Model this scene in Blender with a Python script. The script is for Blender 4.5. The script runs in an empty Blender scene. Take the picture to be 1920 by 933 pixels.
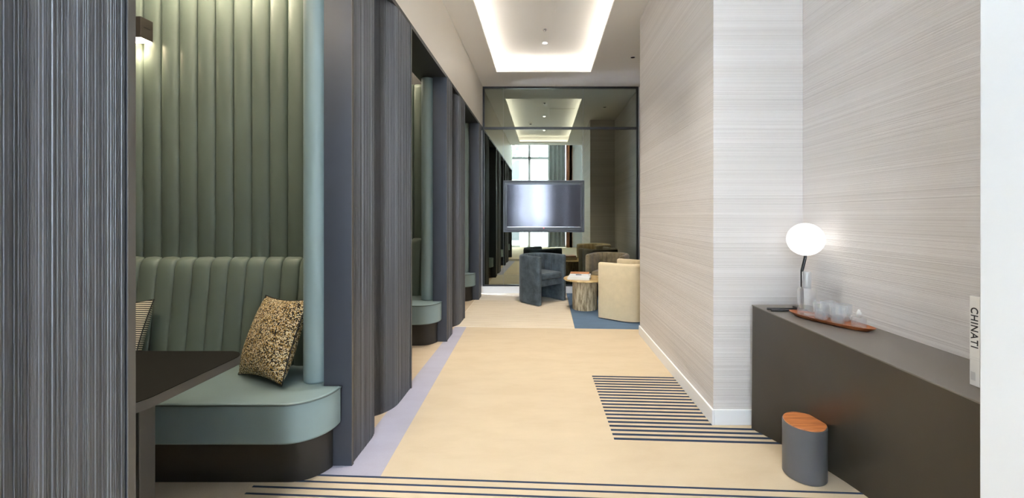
import bpy, math, random
from mathutils import Vector, Matrix
random.seed(7)
PI = math.pi
scene = bpy.context.scene
COL = scene.collection

# ------------------------------------------------------------------ camera
F_PX = 740.0
cam_data = bpy.data.cameras.new('camera')
cam = bpy.data.objects.new('camera', cam_data)
COL.objects.link(cam)
cam.location = (0, 0, 1.35)
cam.rotation_euler = (PI / 2, 0, 0)
cam_data.sensor_fit = 'HORIZONTAL'
cam_data.sensor_width = 36.0
cam_data.lens = F_PX / 1920 * 36.0
cam_data.shift_x = -59.0 / 1920
cam_data.shift_y = -62.5 / 1920
cam_data.clip_start = 0.02
cam_data.clip_end = 200
scene.camera = cam

# ------------------------------------------------------------------ world, view
world = bpy.data.worlds.new('world')
scene.world = world
world.use_nodes = True
bg = world.node_tree.nodes['Background']
bg.inputs[0].default_value = (0.75, 0.84, 1.0, 1)
bg.inputs[1].default_value = 29.0
vs = scene.view_settings
vs.view_transform = 'Standard'
vs.look = 'None'
vs.exposure = 1.6
vs.gamma = 1.0
vs.use_curve_mapping = False
scene.cycles.max_bounces = 10
scene.cycles.diffuse_bounces = 6
scene.cycles.glossy_bounces = 6
scene.cycles.transparent_max_bounces = 16
scene.cycles.caustics_reflective = False
scene.cycles.caustics_refractive = False
scene.cycles.sample_clamp_indirect = 6.0

COVE_E = 6.0        # cove strip emission
SPOT_W = 70.0       # ceiling downlights
BOOTH_E = 105.0      # booth ceiling strip emission
LAMP_E = 0.6        # globe lamp

# daylight portal at the window wall behind the camera
def portal(name, loc, sx, sz):
    L = bpy.data.lights.new(name, 'AREA')
    L.shape = 'RECTANGLE'
    L.size, L.size_y = sx, sz
    L.cycles.is_portal = True
    o = bpy.data.objects.new(name, L)
    COL.objects.link(o)
    o.location = loc
    o.rotation_euler = (PI / 2, 0, 0)   # -Z axis points to +Y (into the room)
    return o
portal('window_daylight', (-0.375, -3.02, 2.25), 3.05, 4.4)

# ------------------------------------------------------------------ materials
def lin(c):
    return tuple(((v / 255) / 12.92 if v / 255 <= 0.04045 else ((v / 255 + 0.055) / 1.055) ** 2.4) for v in c) + (1,)

class N:
    """small helper round a node tree"""
    def __init__(s, name):
        s.m = bpy.data.materials.new(name)
        s.m.use_nodes = True
        s.t = s.m.node_tree
        s.t.nodes.clear()
        s.out = s.t.nodes.new('ShaderNodeOutputMaterial')
    def n(s, typ, ins=None, **props):
        nd = s.t.nodes.new(typ)
        for k, v in props.items():
            setattr(nd, k, v)
        for k, v in (ins or {}).items():
            s.set(nd, k, v)
        return nd
    def set(s, nd, k, v):
        sock = nd.inputs[k]
        if isinstance(v, bpy.types.NodeSocket):
            s.t.links.new(v, sock)
        elif isinstance(v, bpy.types.Node):
            s.t.links.new(v.outputs[0], sock)
        else:
            sock.default_value = v
    def pos(s, scale=(1, 1, 1), obj=False):
        if obj:
            src = s.n('ShaderNodeTexCoord').outputs['Object']
        else:
            src = s.n('ShaderNodeNewGeometry').outputs['Position']
        return s.n('ShaderNodeVectorMath', {0: src, 1: scale}, operation='MULTIPLY').outputs[0]
    def noise(s, vec, scale=1, detail=3, rough=0.5):
        return s.n('ShaderNodeTexNoise', {'Vector': vec, 'Scale': scale, 'Detail': detail, 'Roughness': rough}).outputs['Fac']
    def ramp(s, fac, stops, interp='LINEAR'):
        r = s.n('ShaderNodeValToRGB', {'Fac': fac})
        r.color_ramp.interpolation = interp
        while len(r.color_ramp.elements) < len(stops):
            r.color_ramp.elements.new(0.5)
        for e, (p, c) in zip(r.color_ramp.elements, stops):
            e.position = p
            e.color = c
        return r.outputs['Color']
    def math(s, op, a, b=0.0, c=None):
        d = {0: a, 1: b}
        if c is not None:
            d[2] = c
        return s.n('ShaderNodeMath', d, operation=op).outputs[0]
    def bump(s, h, strength=0.3, dist=0.01):
        return s.n('ShaderNodeBump', {'Height': h, 'Strength': strength, 'Distance': dist}).outputs[0]
    def finish(s, color, rough=0.5, normal=None, metal=0.0, spec=0.5, **kw):
        b = s.n('ShaderNodeBsdfPrincipled')
        s.set(b, 'Base Color', color)
        s.set(b, 'Roughness', rough)
        s.set(b, 'Metallic', metal)
        s.set(b, 'Specular IOR Level', spec)
        for k, v in kw.items():
            s.set(b, k, v)
        if normal is not None:
            s.set(b, 'Normal', normal)
        s.t.links.new(b.outputs[0], s.out.inputs[0])
        return s.m

def plain(name, c, rough=0.5, metal=0.0, spec=0.5, var=0.06, vs_=6.0, bump=0.0, bscale=200, obj=True, **kw):
    t = N(name)
    c = lin(c)
    p = t.pos(obj=obj)
    f = t.noise(p, vs_, 4)
    lo = tuple(v * (1 - var) for v in c[:3]) + (1,)
    hi = tuple(min(1, v * (1 + var)) for v in c[:3]) + (1,)
    col = t.ramp(f, [(0.3, lo), (0.7, hi)])
    nrm = t.bump(t.noise(p, bscale, 2), bump, 0.004) if bump else None
    return t.finish(col, rough, nrm, metal, spec, **kw)

def emit(name, c, e):
    t = N(name)
    b = t.n('ShaderNodeEmission', {'Color': lin(c), 'Strength': e})
    t.t.links.new(b.outputs[0], t.out.inputs[0])
    return t.m

M = {}
M['white_paint'] = plain('white_paint', (222, 224, 226), 0.55, var=0.015, vs_=1.5)
M['header_paint'] = plain('header_paint', (226, 220, 210), 0.45, var=0.02, vs_=1.0)
M['ceiling_paint'] = plain('ceiling_paint', (246, 243, 238), 0.7, var=0.012, vs_=1.0)
M['coffer_paint'] = plain('coffer_paint', (240, 238, 235), 0.7, var=0.01, vs_=1.0)
M['booth_ceiling'] = plain('booth_ceiling', (225, 215, 198), 0.6, var=0.02)
M['baseboard'] = plain('baseboard_paint', (236, 236, 236), 0.35, var=0.01)

def wallpaper():
    t = N('striated_wallpaper')
    fine = t.noise(t.pos((0.14, 0.14, 240)), 1, 4, 0.7)
    mid = t.noise(t.pos((0.08, 0.08, 60)), 1, 2, 0.6)
    big = t.noise(t.pos((0.10, 0.10, 7)), 1, 2, 0.5)
    line = t.noise(t.pos((0.03, 0.03, 46)), 1, 0, 0.5)
    base = t.ramp(fine, [(0.25, lin((194, 187, 183))), (0.42, lin((213, 207, 204))), (0.60, lin((221, 216, 213))), (0.8, lin((234, 231, 229)))])
    bands = t.ramp(big, [(0.35, (0.92, 0.915, 0.905, 1)), (0.65, (1, 1, 1, 1))])
    m1 = t.n('ShaderNodeMix', {'Factor': 1.0, 6: base, 7: bands}, data_type='RGBA', blend_type='MULTIPLY').outputs[2]
    dark = t.ramp(line, [(0.0, (1, 1, 1, 1)), (0.30, (1, 1, 1, 1)), (0.325, (0.78, 0.77, 0.76, 1)), (0.35, (1, 1, 1, 1)), (0.645, (1, 1, 1, 1)), (0.66, (1.10, 1.10, 1.10, 1)), (0.675, (1, 1, 1, 1))])
    m2 = t.n('ShaderNodeMix', {'Factor': 1.0, 6: m1, 7: dark}, data_type='RGBA', blend_type='MULTIPLY').outputs[2]
    h = t.math('ADD', fine, t.math('MULTIPLY', mid, 0.8))
    return t.finish(m2, 0.62, t.bump(h, 0.55, 0.006), 0, 0.35)
M['wallpaper'] = wallpaper()

def carpet(name, c, var=0.05, patch=None):
    t = N(name)
    c = lin(c)
    f = t.noise(t.pos((1.6, 4, 1)), 1.6, 5, 0.62)
    g = t.noise(t.pos(), 420, 2, 0.6)
    lo = tuple(v * (1 - var * s_) for v, s_ in zip(c[:3], (1.0, 1.25, 1.6))) + (1,)
    hi = tuple(min(1, v * (1 + var)) for v in c[:3]) + (1,)
    col = t.ramp(f, [(0.36, lo), (0.52, c), (0.7, hi)])
    col2 = t.n('ShaderNodeMix', {'Factor': 0.22, 6: col, 7: t.ramp(g, [(0.3, tuple(v * 0.7 for v in c[:3]) + (1,)), (0.7, tuple(min(1, v * 1.2) for v in c[:3]) + (1,))])}, data_type='RGBA').outputs[2]
    return t.finish(col2, 0.95, t.bump(g, 0.4, 0.004), 0, 0.1)
M['carpet_cream'] = carpet('carpet_cream', (199, 181, 154))
M['carpet_lilac'] = carpet('carpet_lilac', (170, 167, 180), 0.04)
M['carpet_pale'] = carpet('carpet_pale', (224, 214, 198), 0.04)
M['carpet_tan'] = carpet('carpet_tan', (196, 178, 154), 0.07)
M['carpet_blue'] = carpet('carpet_blue', (96, 117, 140), 0.08)
M['carpet_navy'] = carpet('carpet_navy', (52, 64, 84), 0.08)

def fluted():
    t = N('fluted_panel')
    f = t.noise(t.pos((150, 150, 0.03)), 1, 3, 0.75)
    g = t.noise(t.pos((38, 38, 0.02)), 1, 1, 0.5)
    h = t.math('ADD', t.math('MULTIPLY', f, 0.65), t.math('MULTIPLY', g, 0.35))
    col = t.ramp(h, [(0.34, lin((56, 57, 60))), (0.5, lin((76, 77, 80))), (0.64, lin((104, 106, 110)))])
    return t.finish(col, 0.42, None, 0.15, 0.5)
M['fluted'] = fluted()
M['jamb'] = plain('jamb_paint', (54, 57, 64), 0.4, 0.2, var=0.05)
M['jamb_edge'] = plain('jamb_edge_metal', (84, 80, 74), 0.5, 0.2, var=0.03)
M['soffit'] = plain('soffit_dark', (44, 44, 44), 0.45, var=0.04)
M['core'] = plain('partition_dark', (48, 48, 50), 0.6)

def leather(name, c):
    t = N(name)
    c = lin(c)
    p = t.pos(obj=True)
    f = t.noise(p, 3, 3)
    g = t.noise(p, 260, 3, 0.6)
    col = t.ramp(f, [(0.3, tuple(v * 0.93 for v in c[:3]) + (1,)), (0.7, tuple(v * 1.06 for v in c[:3]) + (1,))])
    return t.finish(col, 0.42, t.bump(g, 0.05, 0.002), 0, 0.42)
M['leather'] = leather('teal_leather', (124, 142, 143))
M['leather_channel'] = leather('leather_warm_lit', (104, 116, 108))  # same upholstery as the seat, warm booth light put into its olive tone
M['piping'] = plain('piping_leather', (70, 84, 84), 0.45)
M['plinth'] = plain('plinth_laminate', (42, 40, 38), 0.38, 0.1)
M['table_black'] = plain('table_black', (22, 21, 19), 0.6, 0.0, 0.1, var=0.1)
M['table_edge'] = plain('table_edge', (72, 71, 69), 0.4, 0.1)

def speckle():
    t = N('speckled_weave')
    p = t.pos((1, 1, 1), obj=True)
    v = t.n('ShaderNodeTexVoronoi', {'Vector': p, 'Scale': 210.0, 'Randomness': 1.0})
    w = t.noise(p, 70, 2)
    k = t.math('ADD', t.math('MULTIPLY', t.n('ShaderNodeSeparateColor', {0: v.outputs['Color']}).outputs[0], 0.7), t.math('MULTIPLY', w, 0.3))
    big = t.noise(p, 5, 1)
    col = t.ramp(k, [(0.0, lin((30, 27, 26))), (0.34, lin((52, 45, 40))), (0.41, lin((150, 118, 62))), (0.56, lin((196, 168, 116))), (0.66, lin((230, 216, 184)))], 'CONSTANT')
    return t.finish(col, 0.7, t.bump(v.outputs['Distance'], 0.5, 0.004), 0, 0.25)
M['speckle'] = speckle()

def stripes(name, a, b, freq, axis=2):
    t = N(name)
    p = t.n('ShaderNodeSeparateXYZ', {0: t.pos(obj=True)}).outputs[axis]
    s = t.math('FRACT', t.math('MULTIPLY', p, freq))
    col = t.ramp(s, [(0.0, lin(a)), (0.45, lin(b))], 'CONSTANT')
    return t.finish(col, 0.8, None, 0, 0.2)
M['striped_cloth'] = stripes('striped_cloth', (38, 36, 36), (222, 212, 190), 85)

def velvet(name, c, spread=0.25):
    t = N(name)
    c = lin(c)
    p = t.pos(obj=True)
    f = t.noise(p, 9, 5, 0.65)
    g = t.noise(p, 380, 2)
    col = t.ramp(f, [(0.32, tuple(v * (1 - spread) for v in c[:3]) + (1,)), (0.7, tuple(min(1, v * (1 + spread)) for v in c[:3]) + (1,))])
    return t.finish(col, 0.75, t.bump(g, 0.2, 0.003), 0, 0.2, **{'Sheen Weight': 0.25, 'Sheen Roughness': 0.4})
M['velvet_slate'] = velvet('velvet_slate', (72, 82, 88), 0.42)
M['velvet_taupe'] = velvet('velvet_taupe', (126, 112, 88), 0.28)
M['cloth_beige'] = velvet('cloth_beige', (212, 194, 160), 0.06)

def travertine():
    t = N('travertine')
    f = t.noise(t.pos((42, 42, 5), obj=True), 1, 5, 0.7)
    g = t.noise(t.pos((120, 120, 30), obj=True), 1, 3, 0.7)
    col = t.ramp(f, [(0.30, lin((70, 58, 42))), (0.40, lin((128, 108, 80))), (0.52, lin((196, 178, 144))), (0.64, lin((222, 208, 180))), (0.74, lin((168, 142, 106)))])
    return t.finish(col, 0.5, t.bump(t.math('ADD', f, g), 0.8, 0.012), 0, 0.4)
M['travertine'] = travertine()
def travertine_top():
    t = N('travertine_top')
    f = t.noise(t.pos((7, 30, 5), obj=True), 1, 5, 0.7)
    col = t.ramp(f, [(0.32, lin((130, 100, 60))), (0.5, lin((196, 164, 110))), (0.68, lin((220, 196, 146)))])
    return t.finish(col, 0.3, None, 0, 0.45)
M['travertine_top'] = travertine_top()

def wood(name, a, b, sc=(3, 40, 40), rough=0.4):
    t = N(name)
    f = t.noise(t.pos(sc, obj=True), 1, 5, 0.65)
    col = t.ramp(f, [(0.3, lin(a)), (0.55, lin(b)), (0.75, lin(tuple(min(255, int(v * 1.14)) for v in b)))])
    return t.finish(col, rough, t.bump(f, 0.08, 0.002), 0, 0.4)
M['walnut'] = wood('walnut', (112, 58, 28), (160, 92, 50))
M['walnut_lid'] = wood('walnut_lid', (140, 80, 42), (188, 118, 70), (5, 60, 60))
M['wood_door'] = wood('wood_panel', (104, 66, 42), (142, 94, 62), (20, 20, 1.5))

M['counter'] = plain('counter_bronze', (72, 67, 59), 0.34, 0.45, var=0.04, vs_=2)
M['counter_top'] = plain('counter_top_bronze', (114, 108, 102), 0.42, 0.3, var=0.03, vs_=2)
M['bin_grey'] = plain('bin_grey', (88, 89, 91), 0.38, 0.15, var=0.03)
M['black_metal'] = plain('black_metal', (34, 34, 36), 0.35, 0.4)
M['lamp_body'] = plain('lamp_body_black', (56, 52, 48), 0.45, 0.3)
M['frame_dark'] = plain('mirror_frame_dark', (44, 46, 48), 0.35, 0.4)
M['tv_case'] = plain('tv_case', (56, 58, 62), 0.4, 0.2, var=0.03)
M['tv_bezel'] = plain('tv_bezel', (30, 31, 34), 0.3, 0.1, var=0.02)
M['book_white'] = plain('book_white', (222, 220, 216), 0.5, var=0.02)
M['book_pink'] = plain('book_pink', (222, 190, 170), 0.5, var=0.04)
M['book_photo'] = plain('book_photo', (196, 132, 84), 0.4, var=0.4, vs_=14)
M['pages'] = plain('book_pages', (228, 222, 210), 0.8, var=0.03)
M['ink'] = plain('ink_black', (34, 34, 38), 0.6, var=0.0)
M['ink_grey'] = plain('ink_grey', (196, 194, 192), 0.6, var=0.0)
M['led_red'] = emit('led_red', (255, 40, 50), 2.0)
M['cove'] = emit('cove_strip', (255, 247, 236), COVE_E)
M['booth_strip'] = emit('booth_strip', (255, 236, 206), BOOTH_E)
M['booth_strip_dim'] = emit('booth_strip_dim', (255, 236, 206), BOOTH_E * 0.35)
M['spot_face'] = emit('downlight_face', (255, 246, 232), 14.0)
M['sconce_face'] = emit('sconce_face', (255, 232, 190), 7.0)
M['globe'] = emit('globe_glass', (255, 252, 246), LAMP_E)
M['ring'] = plain('downlight_ring', (236, 234, 230), 0.4)
M['chrome'] = plain('chrome', (170, 170, 170), 0.2, 0.9)
M['sheer'] = None

def mirror():
    t = N('tinted_mirror')
    b = t.n('ShaderNodeBsdfGlossy', {'Color': (0.31, 0.335, 0.28, 1), 'Roughness': 0.0})
    t.t.links.new(b.outputs[0], t.out.inputs[0])
    return t.m
M['mirror'] = mirror()

def screen():
    t = N('tv_screen')
    d = t.n('ShaderNodeBsdfDiffuse', {'Color': lin((24, 24, 30))})
    g = t.n('ShaderNodeBsdfGlossy', {'Color': (0.9, 0.9, 1.0, 1), 'Roughness': 0.11})
    mx = t.n('ShaderNodeMixShader', {0: 0.055, 1: d.outputs[0], 2: g.outputs[0]})
    t.t.links.new(mx.outputs[0], t.out.inputs[0])
    return t.m
M['screen'] = screen()

def clear_glass(name, tint, gloss, rough=0.0, frost=0.0):
    """thin glass: see-through with a clear reflection"""
    t = N(name)
    tr = t.n('ShaderNodeBsdfTransparent', {'Color': tint})
    gl = t.n('ShaderNodeBsdfGlossy', {'Color': (1, 1, 1, 1), 'Roughness': rough})
    lw = t.n('ShaderNodeLayerWeight', {'Blend': 0.35})
    k = t.math('MULTIPLY_ADD', lw.outputs['Facing'], gloss, 0.04)
    mx = t.n('ShaderNodeMixShader', {0: k, 1: tr.outputs[0], 2: gl.outputs[0]})
    last = mx
    if frost > 0:
        df = t.n('ShaderNodeBsdfTranslucent', {'Color': (0.95, 0.97, 1, 1)})
        dd = t.n('ShaderNodeBsdfDiffuse', {'Color': (0.92, 0.94, 0.97, 1)})
        a = t.n('ShaderNodeMixShader', {0: 0.5, 1: df.outputs[0], 2: dd.outputs[0]})
        last = t.n('ShaderNodeMixShader', {0: frost, 1: mx.outputs[0], 2: a.outputs[0]})
    t.t.links.new(last.outputs[0], t.out.inputs[0])
    return t.m
M['window_glass'] = clear_glass('window_glass', (0.97, 0.985, 0.98, 1), 0.3)
M['ribbed_glass'] = clear_glass('ribbed_glass', (0.95, 0.96, 0.97, 1), 0.8, 0.05, 0.20)

def sheer():
    t = N('sheer_curtain')
    tr = t.n('ShaderNodeBsdfTransparent', {'Color': (1, 1, 1, 1)})
    tl = t.n('ShaderNodeBsdfTranslucent', {'Color': (0.95, 0.96, 0.96, 1)})
    df = t.n('ShaderNodeBsdfDiffuse', {'Color': (0.9, 0.9, 0.9, 1)})
    a = t.n('ShaderNodeMixShader', {0: 0.4, 1: tl.outputs[0], 2: df.outputs[0]})
    f = t.noise(t.pos((14, 14, 0.2)), 1, 2)
    k = t.n('ShaderNodeMapRange', {0: f, 1: 0.3, 2: 0.7, 3: 0.5, 4: 0.9}).outputs[0]
    mx = t.n('ShaderNodeMixShader', {0: k, 1: tr.outputs[0], 2: a.outputs[0]})
    t.t.links.new(mx.outputs[0], t.out.inputs[0])
    return t.m
M['sheer'] = sheer()
M['drape'] = plain('grey_drape', (150, 156, 156), 0.8, var=0.05)
M['window_frame'] = plain('window_frame', (214, 218, 220), 0.4)
M['scaffold'] = plain('scaffold_steel', (210, 214, 216), 0.5)
M['facade'] = plain('facade', (58, 60, 62), 0.8)
M['pavement'] = plain('pavement', (170, 168, 162), 0.9)
M['rope_yellow'] = plain('rope_yellow', (206, 226, 40), 0.6)

# ------------------------------------------------------------------ mesh helpers
class MB:
    def __init__(s):
        s.v, s.f = [], []
    def add(s, vs_, fs):
        k = len(s.v)
        s.v += [tuple(p) for p in vs_]
        s.f += [tuple(i + k for i in f) for f in fs]
        return s
    def box(s, x0, x1, y0, y1, z0, z1):
        return s.add([(x0, y0, z0), (x1, y0, z0), (x1, y1, z0), (x0, y1, z0), (x0, y0, z1), (x1, y0, z1), (x1, y1, z1), (x0, y1, z1)],
                     [(0, 3, 2, 1), (4, 5, 6, 7), (0, 1, 5, 4), (1, 2, 6, 5), (2, 3, 7, 6), (3, 0, 4, 7)])
    def prism(s, poly, z0, z1):
        n = len(poly)
        vs_ = [(x, y, z0) for x, y in poly] + [(x, y, z1) for x, y in poly]
        fs = [tuple(range(n - 1, -1, -1)), tuple(range(n, 2 * n))]
        fs += [(i, (i + 1) % n, n + (i + 1) % n, n + i) for i in range(n)]
        return s.add(vs_, fs)
    def lathe(s, prof, seg=32, cx=0, cy=0, ribs=0, ribdepth=0.0):
        n = len(prof)
        vs_, fs = [], []
        for j in range(seg):
            a = 2 * PI * j / seg
            k = 1 + (ribdepth if (ribs and j % 2) else 0)
            for r, z in prof:
                vs_.append((cx + r * k * math.cos(a), cy + r * k * math.sin(a), z))
        for j in range(seg):
            for i in range(n - 1):
                a, b = j * n, ((j + 1) % seg) * n
                fs.append((a + i, b + i, b + i + 1, a + i + 1))
        if prof[0][0] > 1e-6:
            fs.append(tuple(j * n for j in range(seg - 1, -1, -1)))
        if prof[-1][0] > 1e-6:
            fs.append(tuple(j * n + n - 1 for j in range(seg)))
        return s.add(vs_, fs)
    def rows(s, rows, closed=False, caps=False):
        """skin a list of equal-length vertex rows"""
        n = len(rows[0])
        vs_ = [p for r in rows for p in r]
        fs = []
        for j in range(len(rows) - 1):
            for i in range(n if closed else n - 1):
                a, b = j * n + i, j * n + (i + 1) % n
                fs.append((a, b, b + n, a + n))
        if caps:
            fs.append(tuple(range(n - 1, -1, -1)))
            k = (len(rows) - 1) * n
            fs.append(tuple(k + i for i in range(n)))
        return s.add(vs_, fs)
    def tube(s, pts, r, seg=10):
        pts = [Vector(p) for p in pts]
        rows = []
        up = None
        for i, p in enumerate(pts):
            d = (pts[min(i + 1, len(pts) - 1)] - pts[max(i - 1, 0)]).normalized()
            if up is None:
                up = Vector((0, 0, 1)) if abs(d.z) < 0.9 else Vector((1, 0, 0))
            a = d.cross(up).normalized()
            b = a.cross(d).normalized()
            up = b
            rows.append([tuple(p + r * (math.cos(t) * a + math.sin(t) * b)) for t in (2 * PI * k / seg for k in range(seg))])
        return s.rows(rows, closed=True, caps=True)
    def build(s, name, mat, parent=None, off=(0, 0, 0), smooth=False, bevel=0.0, seg=2, subsurf=0, auto=None):
        me = bpy.data.meshes.new(name)
        me.from_pydata([(x - off[0], y - off[1], z - off[2]) for x, y, z in s.v], [], s.f)
        me.update()
        import bmesh
        bm = bmesh.new()
        bm.from_mesh(me)
        bmesh.ops.recalc_face_normals(bm, faces=bm.faces)
        bm.to_mesh(me)
        bm.free()
        if mat is not None:
            me.materials.append(M[mat] if isinstance(mat, str) else mat)
        if smooth:
            for p in me.polygons:
                p.use_smooth = True
        if smooth and auto:
            me.set_sharp_from_angle(angle=auto)
        o = bpy.data.objects.new(name, me)
        COL.objects.link(o)
        if parent is not None:
            o.parent = parent
        if bevel:
            m = o.modifiers.new('bevel', 'BEVEL')
            m.width, m.segments = bevel, seg
            m.limit_method = 'ANGLE'
            m.angle_limit = math.radians(35)
        if subsurf:
            m = o.modifiers.new('sub', 'SUBSURF')
            m.levels = m.render_levels = subsurf
        return o

def box(*a):
    return MB().box(*a)
def thing(name, label, cat, loc=(0, 0, 0), rotz=0.0, group=None):
    o = bpy.data.objects.new(name, None)
    o.empty_display_size = 0.1
    COL.objects.link(o)
    o.location = loc
    o.rotation_euler = (0, 0, rotz)
    o['label'], o['category'] = label, cat
    if group:
        o['group'] = group
    return o
def tag(o, label, cat, group=None):
    o['label'], o['category'] = label, cat
    if group:
        o['group'] = group
    return o
def struct(o, label=None, cat=None):
    o['kind'] = 'structure'
    if label:
        o['label'] = label
    if cat:
        o['category'] = cat
    return o
def copy_tree(o, parent=None):
    c = o.copy()
    COL.objects.link(c)
    c.parent = parent
    for ch in list(o.children):
        copy_tree(ch, c)
    return c
def arc(cx, cy, r, a0, a1, n=10):
    return [(cx + r * math.cos(a0 + (a1 - a0) * i / n), cy + r * math.sin(a0 + (a1 - a0) * i / n)) for i in range(n + 1)]

CEIL = 3.60
YB = 6.90
# ------------------------------------------------------------------ floor and carpet
floor = struct(box(-3.4, 2.3, -3.15, 7.05, -0.12, 0.0).build('floor', 'carpet_cream'), 'cream wool carpet running down the lounge corridor', 'floor')
SL = -0.05                                   # the carpet's cross lines run slightly askew
def band(x0, x1, y0, y1, lvl, name, mat, x0b=None, x1b=None):
    """carpet inlay between cross lines y0 and y1 (at x = 0)"""
    xa, xb = (x0 if x0b is None else x0b), (x1 if x1b is None else x1b)
    z = 0.0006 * lvl
    p = [(x0, y0 + SL * x0), (x1, y0 + SL * x1), (xb, y1 + SL * xb), (xa, y1 + SL * xa)]
    return MB().prism(p, -0.002, z).build(name, mat, floor)
band(-1.075, -0.845, 1.995, 4.745, 1, 'carpet_border', 'carpet_lilac', x1b=-0.935)
band(-1.2, -1.075, 1.995, 2.28, 2, 'carpet_border', 'carpet_lilac')
band(-2.75, -1.075, 1.995, 6.85, 1, 'carpet_booth_zone', 'carpet_tan')
band(-2.75, -1.47, 0.6, 1.995, 1, 'carpet_booth_zone', 'carpet_tan')
band(-1.10, 0.375, 4.745, 6.92, 2, 'carpet_pale_zone', 'carpet_pale')
band(0.375, 1.66, 4.745, 6.96, 2, 'carpet_blue_zone', 'carpet_blue', x0b=0.40)
for i in range(30):
    y = 4.775 + i * 0.05
    band(-1.09, 0.376 + 0.0005 * i, y, y + 0.022, 3, 'carpet_stripe', 'carpet_cream')
for i in range(20):
    y = 2.412 + i * 0.0488
    x1 = 1.66 if y - 0.055 < 2.53 else 1.098
    xl = 0.427 - 0.018 * i / 19
    band(xl, x1, y - 0.010, y + 0.010, 3, 'carpet_stripe', 'carpet_navy')
for i in range(12):
    y = 1.995 - i * 0.0495
    band(-1.45, 1.62, y - 0.0055, y + 0.0055, 3, 'carpet_stripe', 'carpet_navy')

# ------------------------------------------------------------------ walls and ceilings
struct(box(-1.21, -1.06, 0.50, YB, 2.87, CEIL + 0.05).build('wall_left', 'header_paint'), 'off-white header wall above the dark booths', 'wall')
struct(box(-3.0, -2.85, 0.50, YB, 0, 3.4).build('wall_left_rear', 'core'), 'dark rear wall of the booths', 'wall')
struct(box(-2.85, -1.21, 0.50, YB, 3.2, 3.35).build('ceiling_booth', 'booth_ceiling'), 'warm white ceiling inside the booths', 'ceiling')
struct(box(-1.36, -1.045, 0.50, YB - 0.02, 2.835, 2.869).build('trim_1', 'soffit'), 'black soffit trim over the booth openings', 'trim')
struct(box(-3.4, -3.0, 0.50, 0.62, 0, 4.6).build('wall_front_left', 'white_paint'), 'white foyer wall beside the booths', 'wall')
struct(box(-3.0, -1.06, 0.42, 0.499, 2.87, 4.6).build('wall_front_left_upper', 'white_paint'), 'white foyer wall above the nearest booth', 'wall')
struct(box(-1.06, 2.3, 1.2, 1.3, CEIL + 0.002, 4.6).build('wall_front_upper', 'white_paint'), 'white bulkhead above the corridor mouth', 'wall')
struct(box(-1.5, 1.9, YB + 0.02, YB + 0.15, 0, CEIL + 0.2).build('wall_back', 'white_paint'), 'white wall behind the mirror', 'wall')
struct(box(1.68, 1.85, 1.15, YB + 0.02, 0, CEIL + 0.2).build('wall_right', 'wallpaper'), 'striated grey beige wallpaper wall behind the counter', 'wall')
struct(box(1.10, 1.679, 2.555, 4.50, 0, CEIL).build('wall_right_projection', 'wallpaper'), 'projecting wall box in striated beige wallpaper', 'wall')
struct(box(1.27, 2.3, 0.72, 1.15, 0, 4.6).build('wall_front_right', 'white_paint', bevel=0.004), 'plain white wall end at the right edge', 'wall')
struct(box(2.2, 2.32, -3.1, 0.72, 0, 4.6).build('wall_foyer_right', 'white_paint'), 'white foyer side wall', 'wall')
struct(box(-3.52, -3.4, -3.1, 0.62, 0, 4.6).build('wall_foyer_left', 'white_paint'), 'white foyer side wall behind the camera', 'wall')
struct(box(-3.5, 2.32, -3.15, 1.3, 4.6, 4.72).build('ceiling_foyer', 'ceiling_paint'), 'high white foyer ceiling', 'ceiling')
# baseboards
bb = MB().box(1.086, 1.10, 2.541, 4.5, 0, 0.10)
struct(bb.build('baseboard_right', 'baseboard', bevel=0.003), 'white baseboard along the projecting wall', 'baseboard')
struct(box(1.1002, 1.679, 2.541, 2.5545, 0, 0.10).build('baseboard_right_return', 'baseboard', bevel=0.003), 'white baseboard below the pale end face', 'baseboard')
struct(box(-1.20, 1.68, YB - 0.035, YB + 0.019, 0, 0.118).build('baseboard_back', 'baseboard', bevel=0.003), 'white plinth below the mirror wall', 'baseboard')

# corridor ceiling with coffer
CX0, CX1, CY0, CY1 = -0.735, 0.742, 1.66, 6.19
UP = 3.80
ceil_root = bpy.data.objects.new('ceiling', None)
COL.objects.link(ceil_root)
ceil_root.location = (0, 4, CEIL)
struct(ceil_root, 'pale ceiling with a recessed lit coffer', 'ceiling')
O = (0, 4, CEIL)
def cpart(n, mb, mat, **k):
    return mb.build(n, mat, ceil_root, O, **k)
T = 0.03
cpart('ceiling_border', box(-1.06, CX0, 1.2, YB + 0.02, CEIL, CEIL + T), 'ceiling_paint')
cpart('ceiling_border', box(CX1, 1.68, 1.2, YB + 0.02, CEIL, CEIL + T), 'ceiling_paint')
cpart('ceiling_border', box(CX0, CX1, 1.2, CY0, CEIL, CEIL + T), 'ceiling_paint')
cpart('ceiling_border', box(CX0, CX1, CY1, YB + 0.02, CEIL, CEIL + T), 'ceiling_paint')
G = 0.11
cpart('coffer_top', box(CX0 - G, CX1 + G, CY0 - G, CY1 + G, UP, UP + 0.05), 'coffer_paint')
cpart('coffer_side', box(CX0 - G - 0.04, CX0 - G, CY0 - G, CY1 + G, CEIL + T, UP), 'coffer_paint')
cpart('coffer_side', box(CX1 + G, CX1 + G + 0.04, CY0 - G, CY1 + G, CEIL + T, UP), 'coffer_paint')
cpart('coffer_side', box(CX0 - G, CX1 + G, CY0 - G - 0.04, CY0 - G, CEIL + T, UP), 'coffer_paint')
cpart('coffer_side', box(CX0 - G, CX1 + G, CY1 + G, CY1 + G + 0.04, CEIL + T, UP), 'coffer_paint')
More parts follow.
